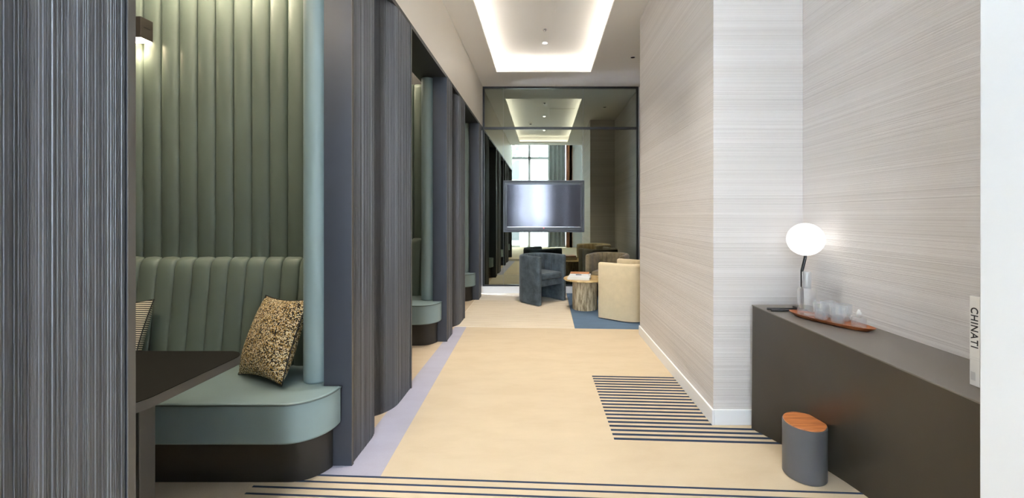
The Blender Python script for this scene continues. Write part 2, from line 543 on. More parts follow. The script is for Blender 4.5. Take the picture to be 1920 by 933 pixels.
# cove strips lie on the ledge
for i, (a, lab) in enumerate([((CX0 - 0.085, CX0 - 0.06, CY0, CY1), 'white LED strip hidden in the left edge of the ceiling coffer'),
                       ((CX1 + 0.06, CX1 + 0.085, CY0, CY1), 'white LED strip hidden in the right edge of the ceiling coffer'),
                       ((CX0, CX1, CY1 + 0.06, CY1 + 0.085), 'white LED strip hidden in the coffer end above the television'),
                       ((CX0, CX1, CY0 - 0.085, CY0 - 0.06), 'white LED strip hidden in the coffer end nearest the foyer')]):
    tag(MB().box(a[0], a[1], a[2], a[3], CEIL + T, CEIL + T + 0.012).build('cove_light_strip', 'cove'), lab, 'light strip', 'cove light strips')
# access panel
ap = thing('access_panel', 'square white access panel in the ceiling coffer', 'panel', (0.42, 4.2, UP))
box(0.135, 0.72, 3.9, 4.77, UP - 0.006, UP + 0.001).build('panel_frame', 'coffer_paint', ap, (0.42, 4.2, UP), bevel=0.002)
box(0.145, 0.71, 3.91, 4.76, UP - 0.009, UP - 0.004).build('panel_door', 'coffer_paint', ap, (0.42, 4.2, UP), bevel=0.002)

# downlights
def downlight(x, y, z, label, power, lit=True, spread=84, blend=0.8):
    t = thing('ceiling_downlight', label, 'downlight', (x, y, z), 0, 'ceiling downlights')
    MB().lathe([(0.032, 0.0), (0.046, -0.002), (0.048, -0.006), (0.034, -0.007), (0.030, 0.0)], 28).build('trim_ring', 'ring', t, smooth=True)
    MB().lathe([(0.0, -0.003), (0.031, -0.003)], 24).build('lens', 'spot_face' if lit else 'chrome', t)
    if lit:
        L = bpy.data.lights.new('downlight_lamp', 'SPOT')
        L.energy = power
        L.color = (1.0, 0.92, 0.80)
        L.spot_size = math.radians(spread)
        L.spot_blend = blend
        L.shadow_soft_size = 0.035
        o = bpy.data.objects.new('downlight_lamp', L)
        COL.objects.link(o)
        o.parent = t
        o.location = (0, 0, -0.03)
    return t
downlight(0.02, 5.60, UP, 'glowing ceiling downlight in the coffer nearest the television', SPOT_W)
downlight(0.02, 4.05, UP, 'middle glowing downlight of the row in the coffer', SPOT_W)
downlight(0.02, 2.45, UP, 'glowing coffer downlight nearest the foyer', SPOT_W)
downlight(1.27, 5.61, CEIL, 'small ceiling downlight at the right above the armchairs', 0, lit=False)
sp = thing('sprinkler_head', 'small chrome sprinkler disc beside the coffer downlight', 'sprinkler', (0.02, 5.2, UP))
MB().lathe([(0.028, 0), (0.03, -0.004), (0.012, -0.008), (0.006, -0.02), (0.014, -0.022), (0.0, -0.024)], 20).build('sprinkler_body', 'chrome', sp, smooth=True)
sd = thing('smoke_detector', 'round smoke detector on the coffer ceiling, seen in the mirror', 'detector', (-0.34, 3.4, UP))
MB().lathe([(0.05, 0), (0.05, -0.02), (0.04, -0.035), (0.0, -0.037)], 24).build('detector_base', 'ring', sd, smooth=True, auto=0.6)
MB().lathe([(0.03, -0.037), (0.03, -0.05), (0.0, -0.055)], 24).build('detector_cap', 'black_metal', sd, smooth=True, auto=0.6)

# ------------------------------------------------------------------ mirror wall
mr = thing('mirror_wall', 'dark tinted mirror wall in black frames behind the television', 'mirror', (0.29, YB, 0))
MO = (0.29, YB, 0)
mx = [-1.058, -0.70, 0.692, 1.648]
mz = [0.12, 2.87, CEIL]
for i in range(3):
    for j in range(2):
        box(mx[i] + 0.0015, mx[i + 1] - 0.0015, YB, YB + 0.012, mz[j], mz[j + 1]).build('mirror_pane', 'mirror', mr, MO)
for nm, a in [('frame_bar', (-1.062, -1.03, YB - 0.02, YB + 0.012, 0.12, CEIL - 0.001)), ('frame_bar', (1.62, 1.655, YB - 0.02, YB + 0.012, 0.12, CEIL - 0.001)),
              ('frame_bar', (-1.03, 1.62, YB - 0.02, YB - 0.0005, CEIL - 0.032, CEIL - 0.001)), ('frame_bar', (-1.03, 1.62, YB - 0.02, YB - 0.0005, 0.12, 0.145)),
              ('transom_bar', (-1.03, 1.62, YB - 0.02, YB - 0.0005, 2.855, 2.895))]:
    box(*a).build(nm, 'frame_dark', mr, MO)

# television
tv = thing('television', 'flat black television in a grey frame on the mirror', 'television', (0.005, YB - 0.07, 1.065))
TO = (0.005, YB - 0.07, 1.065)
ty = YB - 0.10
box(-0.68, 0.69, ty + 0.02, YB - 0.001, 1.08, 1.945).build('case', 'tv_case', tv, TO, bevel=0.006)
for a in [(-0.694, 0.704, ty - 0.006, ty + 0.03, 1.93, 1.957), (-0.694, 0.704, ty - 0.006, ty + 0.03, 1.065, 1.092), (-0.694, -0.667, ty - 0.006, ty + 0.03, 1.092, 1.93), (0.677, 0.704, ty - 0.006, ty + 0.03, 1.092, 1.93)]:
    box(*a).build('outer_frame', 'tv_case', tv, TO, bevel=0.003)
box(-0.665, 0.675, ty + 0.004, ty + 0.021, 1.094, 1.928).build('bezel', 'tv_bezel', tv, TO, bevel=0.003)
box(-0.628, 0.640, ty - 0.0005, ty + 0.005, 1.163, 1.884).build('screen', 'screen', tv, TO)
box(-0.628, 0.640, ty - 0.003, ty + 0.004, 1.150, 1.158).build('bezel_strip', 'chrome', tv, TO)
MB().lathe([(0.0, 0), (0.006, 0.0)], 10).build('standby_light', 'led_red', tv)
o = tv.children[-1]
o.rotation_euler = (PI / 2, 0, 0)
o.location = (0.0, ty - 0.001 - TO[1], 1.138 - TO[2])

# ------------------------------------------------------------------ booths: partitions
PC = [1.565, 3.665, 5.765]                  # booth centres along the corridor
JH = 2.834
def rib_path(pts, seed):
    """offset a plan polyline outwards with small irregular ribs"""
    rnd = random.Random(seed)
    P = [Vector(p) for p in pts]
    L = [0]
    for a, b in zip(P, P[1:]):
        L.append(L[-1] + (b - a).length)
    def at(s):
        s = max(0, min(L[-1] - 1e-6, s))
        for i in range(len(P) - 1):
            if L[i + 1] >= s:
                t = (s - L[i]) / max(1e-9, L[i + 1] - L[i])
                d = (P[i + 1] - P[i]).normalized()
                return P[i].lerp(P[i + 1], t), Vector((d.y, -d.x))
    out = []
    s = 0
    while s < L[-1]:
        w = rnd.choice([0.003, 0.004, 0.004, 0.006, 0.008])
        h = rnd.uniform(0.0006, 0.0026)
        for k, hh in ((0, 0), (0.25, h), (0.8, h * rnd.uniform(0.7, 1))):
            p, n = at(s + w * k)
            out.append(tuple(p + n * hh))
        s += w
    return out
def wing(sign, jy, seed):
    """fluted rounded wing: from the jamb at jy going towards sign*Y, curving away from the corridor"""
    pts = [(-1.042, 0.018 * sign + jy), (-1.042, jy + sign * 0.25)]
    a = arc(-1.282, jy + sign * 0.25, 0.24, 0, sign * PI / 2, 20)
    pts += a[1:] + [(-1.60, jy + sign * 0.49)]
    if sign < 0:
        pts = pts[::-1]
    q = rib_path(pts, seed)
    return MB().rows([[(x, y, 0.0) for x, y in q], [(x, y, JH) for x, y in q]])
def partition(label, near, far, k):
    """near: jamb position of the booth on the camera's side, far: jamb of the booth beyond it"""
    vy = near + 0.49 if near is not None else far - 0.49
    t = thing('booth_partition', label, 'partition', (-1.5, vy, 0), 0, 'fluted booth partitions')
    off = (-1.5, vy, 0)
    if near is not None:
        box(-1.185, -1.036, near, near + 0.016, 0, JH).build('jamb', 'jamb', t, off)
        box(-1.036, -1.033, near, near + 0.018, 0, JH).build('jamb_edge', 'jamb_edge', t, off)
        wing(1, near, k * 2).build('fluted_panel', 'fluted', t, off)
    if far is not None:
        box(-1.185, -1.036, far - 0.016, far, 0, JH).build('jamb', 'jamb', t, off)
        box(-1.036, -1.033, far - 0.018, far, 0, JH).build('jamb_edge', 'jamb_edge', t, off)
        wing(-1, far, k * 2 + 1).build('fluted_panel', 'fluted', t, off)
    y0 = near + 0.445 if near is not None else far - 0.485
    y1 = far - 0.445 if far is not None else near + 0.485
    box(-2.85, -1.30, y0, y1, 0, 3.198).build('core', 'core', t, off)
    return t
partition('dark fluted partition at the far left, nearest the camera', None, PC[0] - 0.565, 1)
partition('dark fluted partition between the first and second booths', PC[0] + 0.565, PC[1] - 0.565, 2)
partition('dark fluted partition between the second and third booths', PC[1] + 0.565, PC[2] - 0.565, 3)
partition('dark fluted partition beyond the third booth beside the mirror', PC[2] + 0.565, None, 4)

# ------------------------------------------------------------------ banquettes
def channel(xc, w, b, path, n=10):
    """upholstered channel: half-round profile across X, swept along (y, z, bulge factor); bulges towards -Y"""
    rows = []
    m = len(path)
    for j, (y, z, k) in enumerate(path):
        y0, z0, _ = path[max(0, j - 1)]
        y1, z1, _ = path[min(m - 1, j + 1)]
        d = Vector((y1 - y0, z1 - z0)).normalized()
        nrm = Vector((-d.y, d.x))            # towards -Y for an upward path
        row = []
        for i in range(n + 1):
            a = PI * i / n
            o_ = b * k * max(0.0, math.sin(a)) ** 0.5
            row.append((xc - w / 2 * math.cos(a) * (1.0 if k > 0.5 else 0.97), y + nrm.x * o_, z + nrm.y * o_))
        rows.append(row)
    return MB().rows(rows)

BO = (-1.95, 2.30, 0)                        # base of the far banquette of booth 1
def make_banquette():
    t = thing('banquette', 'x', 'banquette', BO)
    # plinth
    pl = [(-2.75, 2.0)] + arc(-1.13 - 0.16, 2.0 + 0.16, 0.16, -PI / 2, 0, 12)[:] 
    pl = [p for p in pl if p[1] <= 2.125] + [(-1.135, 2.125), (-1.195, 2.125), (-1.195, 2.52), (-2.75, 2.52)]
    MB().prism(pl, 0.0, 0.24).build('plinth', 'plinth', t, BO, smooth=True, auto=0.6)
    # seat with a rounded end
    r = 0.185
    ar = [p for p in arc(-1.088 - r, 1.91 + r, r, -PI / 2, 0, 16)]
    se = [(-2.75, 1.91)] + ar + [(-1.088, 2.126), (-1.19, 2.126), (-1.19, 2.47), (-2.75, 2.47)]
    s = MB().prism(se, 0.2375, 0.437).build('seat', 'leather', t, BO, bevel=0.012, seg=3, smooth=True, auto=0.7)
    path = [(-2.74, 1.908, 0.432)] + [(x + 0.002 * math.cos(-PI / 2 + i * PI / 32), y + 0.002 * math.sin(-PI / 2 + i * PI / 32), 0.432) for i, (x, y) in enumerate(ar)] + [(-1.086, 2.12, 0.432)]
    MB().tube(path, 0.0042, 6).build('piping', 'piping', s, BO, smooth=True)
    # low raked backrest
    br = [(2.425, 0.42), (2.52, 0.42), (2.54, 1.05), (2.49, 1.05)]
    MB().rows([[(-2.75, y, z) for y, z in br], [(-1.33, y, z) for y, z in br]], closed=True, caps=True).build('backrest', 'leather_channel', t, BO)
    lb = t.children[-1]
    x = -1.64 + 3 * 0.1114
    while x - 0.1114 > -2.78:
        p = [(2.424, 0.425, 0.8), (2.430, 0.46, 1), (2.450, 0.65, 1), (2.470, 0.85, 1), (2.488, 1.02, 1), (2.496, 1.052, 0.98), (2.513, 1.068, 0.8), (2.535, 1.066, 0.3), (2.545, 1.05, 0.05)]
        channel(x - 0.0557, 0.1114, 0.032, p).build('backrest_channel', 'leather_channel', lb, BO, smooth=True)
        x -= 0.1114
    # tall wall panel of channels
    hb = box(-2.78, -1.19, 2.546, 2.572, 0.42, 2.88).build('wall_panel', 'leather_channel', t, BO)
    x = -1.635 + 3 * 0.1149
    while x - 0.1149 > -2.80:
        p = [(2.547, 0.95, 0.6), (2.547, 1.0, 1), (2.547, 1.6, 1), (2.547, 2.3, 1), (2.547, 2.84, 1), (2.552, 2.875, 0.75), (2.565, 2.892, 0.2)]
        channel(x - 0.05745, 0.1149, 0.046, p).build('wall_channel', 'leather_channel', hb, BO, smooth=True)
        x -= 0.1149
    # side return ending in a padded roll
    rr = 0.072
    cx, cy = -1.258, 2.205
    pr = [(-1.186, 2.50), (-1.186, cy)] + arc(cx, cy, rr, 0, -PI, 16)[1:-1] + [(cx - rr, cy), (cx - rr, 2.50)]
    MB().prism(pr, 0.436, 2.895).build('end_roll', 'leather', t, BO, smooth=True, auto=0.6, bevel=0.012, seg=3)
    return t
b0 = make_banquette()
labs_far = ['green channelled banquette with a speckled cushion in the nearest booth',
            'green banquette with rounded seat end in the second booth',
            'green banquette at the far side of the third booth, beside the mirror']
labs_near = ['green banquette of the nearest booth with its back to the camera',
             'green banquette of the second booth with its back to the camera',
             'green banquette of the third booth with its back to the camera']
for k, c in enumerate(PC):
    o = b0 if k == 0 else copy_tree(b0)
    o.location = (BO[0], c + 0.735, 0)
    o['label'], o['group'] = labs_far[k], 'booth banquettes'
for k, c in enumerate(PC):
    o = copy_tree(b0)
    o.location = (BO[0], c - 0.735, 0)
    o.scale = (1, -1, 1)
    o['label'], o['group'] = labs_near[k], 'booth banquettes'

# booth tables
def make_table():
    t = thing('booth_table', 'x', 'table', (-2.05, PC[0], 0))
    off = (-2.05, PC[0], 0)
    r = 0.10
    x1, y0, y1 = -1.365, 1.285, 1.845
    poly = [(-2.84, y0)] + arc(x1 - r, y0 + r, r, -PI / 2, 0, 10) + arc(x1 - r, y1 - r, r, 0, PI / 2, 10) + [(-2.84, y1)]
    MB().prism(poly, 0.682, 0.716).build('tabletop_edge', 'table_edge', t, off, smooth=True, auto=0.6)
    inner = [(-2.84, y0 + 0.002)] + arc(x1 - r, y0 + r, r - 0.002, -PI / 2, 0, 10) + arc(x1 - r, y1 - r, r - 0.002, 0, PI / 2, 10) + [(-2.84, y1 - 0.002)]
    MB().prism(inner, 0.716, 0.7185).build('tabletop', 'table_black', t, off)
    box(-2.15, -1.56, 1.523, 1.588, 0.012, 0.682).build('leg', 'table_edge', t, off, bevel=0.004)
    box(-2.25, -1.545, 1.45, 1.66, 0.001, 0.012).build('foot_plate', 'table_black', t, off, bevel=0.004)
    return t
t0 = make_table()
for k, c in enumerate(PC):
    o = t0 if k == 0 else copy_tree(t0)
    o.location = (-2.05, c, 0)
    o['label'] = ['black table with rounded corner in the nearest booth', 'black table with rounded corners inside the second booth', 'black table with rounded corners inside the third booth'][k]
    o['group'] = 'booth tables'

# booth lights: strips in the booth ceiling along both upholstered walls
for k, c in enumerate(PC):
    for s, w in ((1, 'far'), (-1, 'near')):
        y = c + s * 0.78
        t = thing('booth_light_strip', 'warm ceiling strip light at the %s side of the %s booth' % (w, ['nearest', 'second', 'third'][k]), 'light strip', (-2.0, y, 3.2), 0, 'booth strip lights')
        box(-2.62, -1.42, y - 0.02, y + 0.02, 3.182, 3.2).build('strip_housing', 'white_paint', t, (-2.0, y, 3.2))
        box(-2.60, -1.44, y - 0.012, y + 0.012, 3.177, 3.1825).build('strip_diffuser', 'booth_strip' if k == 0 else 'booth_strip_dim', t, (-2.0, y, 3.2))

# wall lamp
sc = thing('wall_lamp', 'small black box wall lamp on the channelled leather', 'wall lamp', (-2.55, 2.505, 2.44))
so = (-2.55, 2.505, 2.44)
lb_ = box(-2.625, -2.475, 2.425, 2.502, 2.447, 2.575).build('lamp_box', 'lamp_body', sc, so, bevel=0.002)
box(-2.622, -2.478, 2.428, 2.499, 2.440, 2.449).build('diffuser', 'sconce_face', sc, so)
box(-2.4755, -2.4735, 2.445, 2.482, 2.515, 2.519).build('slot', 'black_metal', lb_, so)
L = bpy.data.lights.new('wall_lamp_light', 'SPOT')
L.energy, L.color, L.spot_size, L.spot_blend, L.shadow_soft_size = 2.2, (1, 0.82, 0.58), math.radians(150), 0.8, 0.04
o = bpy.data.objects.new('wall_lamp_light', L)
COL.objects.link(o)
o.parent = sc
o.location = (0, -0.04, -0.012)

# cushions
def pillow(w, h, t, n=22):
    top, bot = [], []
    for j in range(n + 1):
        v = -1 + 2 * j / n
        ra, rb = [], []
        for i in range(n + 1):
            u = -1 + 2 * i / n
            x = u * w / 2 * (1 - 0.085 * (1 - v * v))
            z = v * h / 2 * (1 - 0.085 * (1 - u * u))
            k = ((1 - abs(u) ** 2.6) * (1 - abs(v) ** 2.6))
            y = t / 2 * max(0, k) ** 0.55
            y += 0.004 * math.sin(5 * u + 3 * v) * k
            ra.append((x, -y, z))
            rb.append((x, y + 0.0005, z))
        top.append(ra)
        bot.append(rb)
    mb = MB().rows(top)
    mb.rows(bot)
    return mb
c1 = thing('cushion', 'gold and black speckled cushion leaning in the booth corner', 'cushion', (-1.56, 2.165, 0.450))
a = pillow(0.42, 0.45, 0.17).build('cover', 'speckle', c1, smooth=True)
a.location = (0, 0, 0.225)
def rim(w, h, n=10):
    pts = []
    for i in range(4 * n + 1):
        s, k = (i // n) % 4, (i % n) / n
        u = -1 + 2 * k
        e = lambda q: 1 - 0.085 * (1 - q * q)
        pts.append([(u * w / 2, 0, -h / 2 * e(u)), (w / 2 * e(u), 0, u * h / 2), (-u * w / 2, 0, h / 2 * e(u)), (-w / 2 * e(u), 0, -u * h / 2)][s])
    return pts
rm = MB().tube(rim(0.42, 0.45), 0.0035, 6).build('seam', 'ink', a, smooth=True)
c1.rotation_euler = (math.radians(-20), math.radians(-2), math.radians(-27))
c2 = thing('cushion', 'black and cream striped cushion behind the black booth table', 'cushion', (-2.52, 2.27, 0.438))
a = pillow(0.42, 0.42, 0.15).build('cover', 'striped_cloth', c2, smooth=True)
a.location = (0, 0, 0.21)
MB().tube(rim(0.42, 0.42), 0.003, 6).build('seam', 'ink', a, smooth=True)
c2.rotation_euler = (math.radians(-17), math.radians(-4), math.radians(-14))

# ------------------------------------------------------------------ counter nook
ct = thing('counter', 'dark bronze wall counter with a slanting front', 'counter', (1.5, 1.8, 0))
co = (1.5, 1.8, 0)
YE, YN, CH = 2.50, 1.152, 0.785
def interp(tab, y):
    for (ya, xa), (yb, xb) in zip(tab, tab[1:]):
        if yb <= y <= ya:
            return xa + (xb - xa) * (ya - y) / (ya - yb)
    return tab[-1][1]
tab = [(2.50, 1.318), (2.42, 1.362), (2.334, 1.404), (2.22, 1.458), (2.1, 1.503), (2.0, 1.532), (1.89, 1.556), (1.75, 1.578), (1.6, 1.595), (1.4, 1.612), (1.152, 1.625)]
rows = []
nY = 40
for j in range(nY + 1):
    y = YE + (YN - YE) * j / nY
    xb = interp(tab, y)
    rows.append([(xb + (1.325 - xb) * (i / 12), y, (CH - 0.006) * (i / 12)) for i in range(13)] + [(1.678, y, CH - 0.006), (1.678, y, 0)])
MB().rows(rows, closed=True, caps=True).build('front_panel', 'counter', ct, co, smooth=True, auto=0.5)
box(1.321, 1.679, YN, YE + 0.004, CH - 0.006, CH).build('top', 'counter_top', ct, co, bevel=0.0015)

# waste bin
bn = thing('waste_bin', 'grey cylindrical bin with a round walnut lid', 'bin', (1.363, 2.062, 0.002))
MB().lathe([(0.098, 0.0), (0.1, 0.002), (0.1, 0.268), (0.096, 0.27)], 48).build('bin_body', 'bin_grey', bn, smooth=True, auto=0.6)
MB().lathe([(0.0955, 0.268), (0.0965, 0.275), (0.095, 0.277), (0, 0.277)], 48).build('lid', 'walnut_lid', bn, smooth=True, auto=0.6)

# globe lamp
gl = thing('table_lamp', 'table lamp with a white glass globe on a bent black stem', 'lamp', (1.53, 2.335, CH))
MB().tube([(0, 0, 0.012), (0, 0, 0.24), (0.003, 0, 0.252), (0.018, 0, 0.315), (0.02, 0, 0.33)], 0.0085, 12).build('stem', 'black_metal', gl, smooth=True)
MB().tube([(-0.19, 0.03, 0.008), (0.02, 0.02, 0.008)], 0.0065, 10).build('base_rod', 'black_metal', gl, smooth=True)
MB().tube([(-0.19, -0.012, 0.008), (0.02, -0.012, 0.008)], 0.0065, 10).build('base_rod', 'black_metal', gl, smooth=True)
MB().tube([(0, -0.10, 0.008), (0, 0.08, 0.008)], 0.0065, 10).build('base_rod', 'black_metal', gl, smooth=True)
pr = [(0.098 * math.sin(PI * i / 24), 0.425 - 0.096 * math.cos(PI * i / 24)) for i in range(25)]
pr[0], pr[-1] = (0, pr[0][1]), (0, pr[-1][1])
MB().lathe(pr, 40, 0.02, 0).build('globe', 'globe', gl, smooth=True)

# tray
def tray_poly(L, W, z, n=48):
    pts = []
    for i in range(n):
        a = 2 * PI * i / n
        cx, sx = math.cos(a), math.sin(a)
        pts.append((math.copysign(abs(cx) ** 0.95, cx) * L / 2, math.copysign(abs(sx) ** 1.05, sx) * W / 2, z))
    return pts
tang = math.atan2(1.90 - 2.27, 1.588 - 1.425)
tr = thing('serving_tray', 'oval walnut serving tray on the dark counter', 'tray', (1.507, 2.085, CH), tang)
MB().rows([tray_poly(0.36, 0.09, 0.0005), tray_poly(0.42, 0.135, 0.019), tray_poly(0.424, 0.139, 0.022), tray_poly(0.412, 0.128, 0.0215), tray_poly(0.39, 0.11, 0.017)], closed=True, caps=True).build('tray_dish', 'walnut', tr, smooth=True, auto=0.7)
TZ = CH + 0.0175
def on_tray(u, v):
    return (1.507 + u * math.cos(tang) - v * math.sin(tang), 2.085 + u * math.sin(tang) + v * math.cos(tang), TZ)
# carafe and glasses in ribbed glass
def shell(prof, th):
    return prof + [(max(0.0, r - th), z + (th if i == 0 else 0)) for i, (r, z) in reversed(list(enumerate(prof)))]
cf = thing('carafe', 'tall ribbed clear glass carafe with narrow neck', 'carafe', on_tray(-0.115, 0.0))
MB().lathe([(0.0, 0.0), (0.041, 0.0), (0.044, 0.004), (0.044, 0.136), (0.040, 0.146), (0.0215, 0.148)], 96, ribs=1, ribdepth=0.02).build('body', 'ribbed_glass', cf, smooth=True, auto=0.9)
MB().lathe([(0.0215, 0.148), (0.0215, 0.236), (0.0195, 0.236), (0.0195, 0.15)], 64, ribs=1, ribdepth=0.02).build('neck', 'ribbed_glass', cf, smooth=True, auto=0.9)
def glass(label, u, v):
    g = thing('tumbler', label, 'glass', on_tray(u, v), 0, 'stepped glass tumblers on the tray')
    MB().lathe([(0.0, 0.0), (0.026, 0.0), (0.028, 0.002), (0.028, 0.036), (0.036, 0.040), (0.036, 0.086), (0.034, 0.086), (0.034, 0.042), (0.026, 0.037), (0.026, 0.006), (0.0, 0.006)], 80, ribs=1, ribdepth=0.02).build('bowl', 'ribbed_glass', g, smooth=True, auto=0.9)
    return g
glass('stepped ribbed glass tumbler next to the carafe, at the front', -0.022, -0.028)
glass('stepped ribbed glass tumbler at the front beside the small bottle', 0.060, -0.030)
glass('stepped ribbed glass tumbler behind, nearer the carafe', -0.030, 0.046)
glass('stepped ribbed glass tumbler behind, nearer the small bottle', 0.048, 0.044)
sb = thing('glass_bottle', 'small squat glass bottle with a white stopper on the tray', 'bottle', on_tray(0.142, -0.003))
MB().lathe([(0.0, 0.0), (0.028, 0.0), (0.030, 0.002), (0.030, 0.040), (0.027, 0.044), (0.010, 0.046), (0.010, 0.05)], 80, ribs=1, ribdepth=0.02).build('bottle_body', 'ribbed_glass', sb, smooth=True, auto=0.9)
MB().lathe([(0.0105, 0.047), (0.0105, 0.068), (0.007, 0.074), (0.005, 0.082), (0.0, 0.084)], 24).build('stopper', 'book_white', sb, smooth=True)

# upright book on the counter
bk = thing('book', 'white book lettered CHINATI standing upright on the counter', 'book', (1.43, 1.309, CH), math.radians(-90))
bo = (0, 0, 0)
W_, D_, H_ = 0.031, 0.20, 0.298
box(-W_ / 2 + 0.003, W_ / 2 - 0.003, 0.004, D_ - 0.004, 0.003, H_ - 0.004).build('page_block', 'pages', bk)
box(-W_ / 2, W_ / 2, 0.0, 0.004, 0.0005, H_).build('spine', 'book_white', bk, bevel=0.0012)
spn = bk.children[-1]
box(-W_ / 2, -W_ / 2 + 0.003, 0.004, D_, 0.0005, H_).build('cover', 'book_white', bk)
box(W_ / 2 - 0.003, W_ / 2, 0.004, D_, 0.0005, H_).build('cover', 'book_white', bk)
def text_mesh(body, size, extrude=0.0004, spacing=1.0):
    cu = bpy.data.curves.new('lettering', 'FONT')
    cu.body = body
    cu.size = size
    cu.extrude = extrude
    cu.space_character = spacing
    cu.align_x = 'CENTER'
    cu.align_y = 'CENTER'
    cu.offset = size * 0.012
    tmp = bpy.data.objects.new('tmp_lettering', cu)
    COL.objects.link(tmp)
    dg = bpy.context.evaluated_depsgraph_get()
    dg.update()
    me = bpy.data.meshes.new_from_object(tmp.evaluated_get(dg))
    bpy.data.objects.remove(tmp)
    return me
me = text_mesh('CHINATI', 0.031, spacing=1.13)
me.materials.clear()
me.materials.append(M['ink'])
tx = bpy.data.objects.new('title_lettering', me)
COL.objects.link(tx)
tx.parent = spn
# reads from top to bottom: text +X -> -Z, text +Y -> +X, normal -> -Y
tx.matrix_local = Matrix(((0, 1, 0, -0.0015), (0, 0, -1, -0.0003), (-1, 0, 0, 0.193), (0, 0, 0, 1)))
box(-0.015, 0.015, -0.0004, 0.0004, 0.0945, 0.0952).build('rule', 'ink_grey', spn)
box(-0.015, 0.015, -0.0004, 0.0004, 0.0865, 0.0872).build('rule', 'ink_grey', spn)
box(-0.012, 0.002, -0.0004, 0.0004, 0.018, 0.046).build('imprint', 'ink_grey', spn)

# ------------------------------------------------------------------ lounge armchairs
def make_chair(label, mat, loc, rotz):
    t = thing('armchair', label, 'armchair', loc, rotz, 'tub armchairs round the coffee table')
    w, d, th, H = 0.62, 0.60, 0.075, 0.735
    r = 0.27
    hw, hd = w / 2, d / 2
    path = [(-hw, -hd), (-hw, -hd + 0.02), (-hw, -hd + 0.12), (-hw, 0.0)]
    path += arc(-hw + r, hd - r, r, PI, PI / 2, 14)
    path += arc(hw - r, hd - r, r, PI / 2, 0, 14)
    path += [(hw, 0.0), (hw, -hd + 0.12), (hw, -hd + 0.02), (hw, -hd)]
    # remove doubles
    pp = [path[0]]
    for p in path[1:]:
        if math.dist(p, pp[-1]) > 1e-4:
            pp.append(p)
    rows = []
    n = len(pp)
    for i, p in enumerate(pp):
        a, b = pp[max(0, i - 1)], pp[min(n - 1, i + 1)]
        dx, dy = b[0] - a[0], b[1] - a[1]
        l = math.hypot(dx, dy)
        nx, ny = dy / l, -dx / l               # inward normal for this direction of travel
        end = i in (0, n - 1)
        e = 0.016 if end else 0.0
        sec = [(0 + e, 0.012), (e, 0.35), (e, H - 0.035), (0.008 + e * 0.6, H - 0.012 - e * 0.5), (0.026, H - e * 0.7), (th - 0.026, H - e * 0.7), (th - 0.008 - e * 0.6, H - 0.012 - e * 0.5), (th - e, H - 0.035), (th - e, 0.35), (th - e, 0.012)]
        rows.append([(p[0] + nx * s, p[1] + ny * s, z) for s, z in sec])
    MB().rows(rows, closed=True, caps=True).build('tub_shell', mat, t, smooth=True, auto=0.9)
    # channels round the inside of the back
    inner = []
    ri = r - th
    inner += [(-hw + th, -0.10), (-hw + th, hd - r)]
    inner += arc(-hw + r, hd - r, ri, PI, PI / 2, 10)[1:]
    inner += arc(hw - r, hd - r, ri, PI / 2, 0, 10)
    inner += [(hw - th, -0.10)]
    P = [Vector(p) for p in inner]
    L_ = [0]
    for a, b in zip(P, P[1:]):
        L_.append(L_[-1] + (b - a).length)
    def at(s):
        s = min(max(s, 0), L_[-1] - 1e-6)
        for i in range(len(P) - 1):
            if L_[i + 1] > s:
                k = (s - L_[i]) / max(1e-9, L_[i + 1] - L_[i])
                dd = (P[i + 1] - P[i]).normalized()
                return P[i].lerp(P[i + 1], k), Vector((dd.y, -dd.x))
    nch = 13
    for c in range(nch):
        s0, s1 = L_[-1] * c / nch, L_[-1] * (c + 1) / nch
        rows = []
        for z, k in ((0.36, 0.9), (0.5, 1), (0.68, 1), (0.712, 0.8), (0.726, 0.3)):
            row = []
            for i in range(7):
                p, nn = at(s0 + (s1 - s0) * i / 6)
                o_ = 0.020 * k * math.sin(PI * i / 6) ** 0.6 - 0.002
                row.append((p.x + nn.x * o_, p.y + nn.y * o_, z))
            rows.append(row)
        MB().rows(rows).build('back_channel', mat, t, smooth=True)
    # seat cushion and base
    def dshape(g, front):
        q = [(-hw + th + g, front)]
        q += arc(-hw + r, hd - r, ri - g, PI, PI / 2, 8)
        q += arc(hw - r, hd - r, ri - g, PI / 2, 0, 8)
        q += [(hw - th - g, front)]
        return q
    MB().prism(dshape(0.002, -hd + 0.03), 0.275, 0.375).build('seat_base', mat, t, bevel=0.008)
    MB().prism(dshape(0.024, -hd + 0.005), 0.376, 0.472).build('seat_cushion', mat, t, bevel=0.032, seg=4, smooth=True, auto=0.9)
    return t
# facing angle: front is local -Y
make_chair('slate grey velvet tub armchair on the cream carpet', 'velvet_slate', (-0.065, 6.27, 0.002), math.radians(45))
make_chair('beige tub armchair seen from behind beside the projecting wall', 'cloth_beige', (1.14, 5.27, 0.002), math.radians(-127))
make_chair('taupe velvet tub armchair facing the camera behind the coffee table', 'velvet_taupe', (1.07, 6.40, 0.002), math.radians(-26))

# coffee table
cft = thing('coffee_table', 'round travertine coffee table on a thick stone column', 'coffee table', (0.60, 5.74, 0.002))
prof = [(0.178, 0.0), (0.178, 0.415)]
mb = MB()
seg = 64
rows = []
for z in (0.0, 0.1, 0.2, 0.3, 0.418):
    rr_ = random.Random(3)
    rows.append([((0.176 + rr_.uniform(-0.004, 0.004)) * math.cos(2 * PI * j / seg), (0.176 + rr_.uniform(-0.004, 0.004)) * math.sin(2 * PI * j / seg), z) for j in range(seg)])
mb.rows(rows, closed=True, caps=True).build('column', 'travertine', cft, smooth=True, auto=0.6)
MB().lathe([(0.0, 0.416), (0.27, 0.416), (0.298, 0.420), (0.308, 0.428), (0.308, 0.440), (0.302, 0.446), (0.0, 0.446)], 56).build('top', 'travertine_top', cft, smooth=True, auto=0.5)
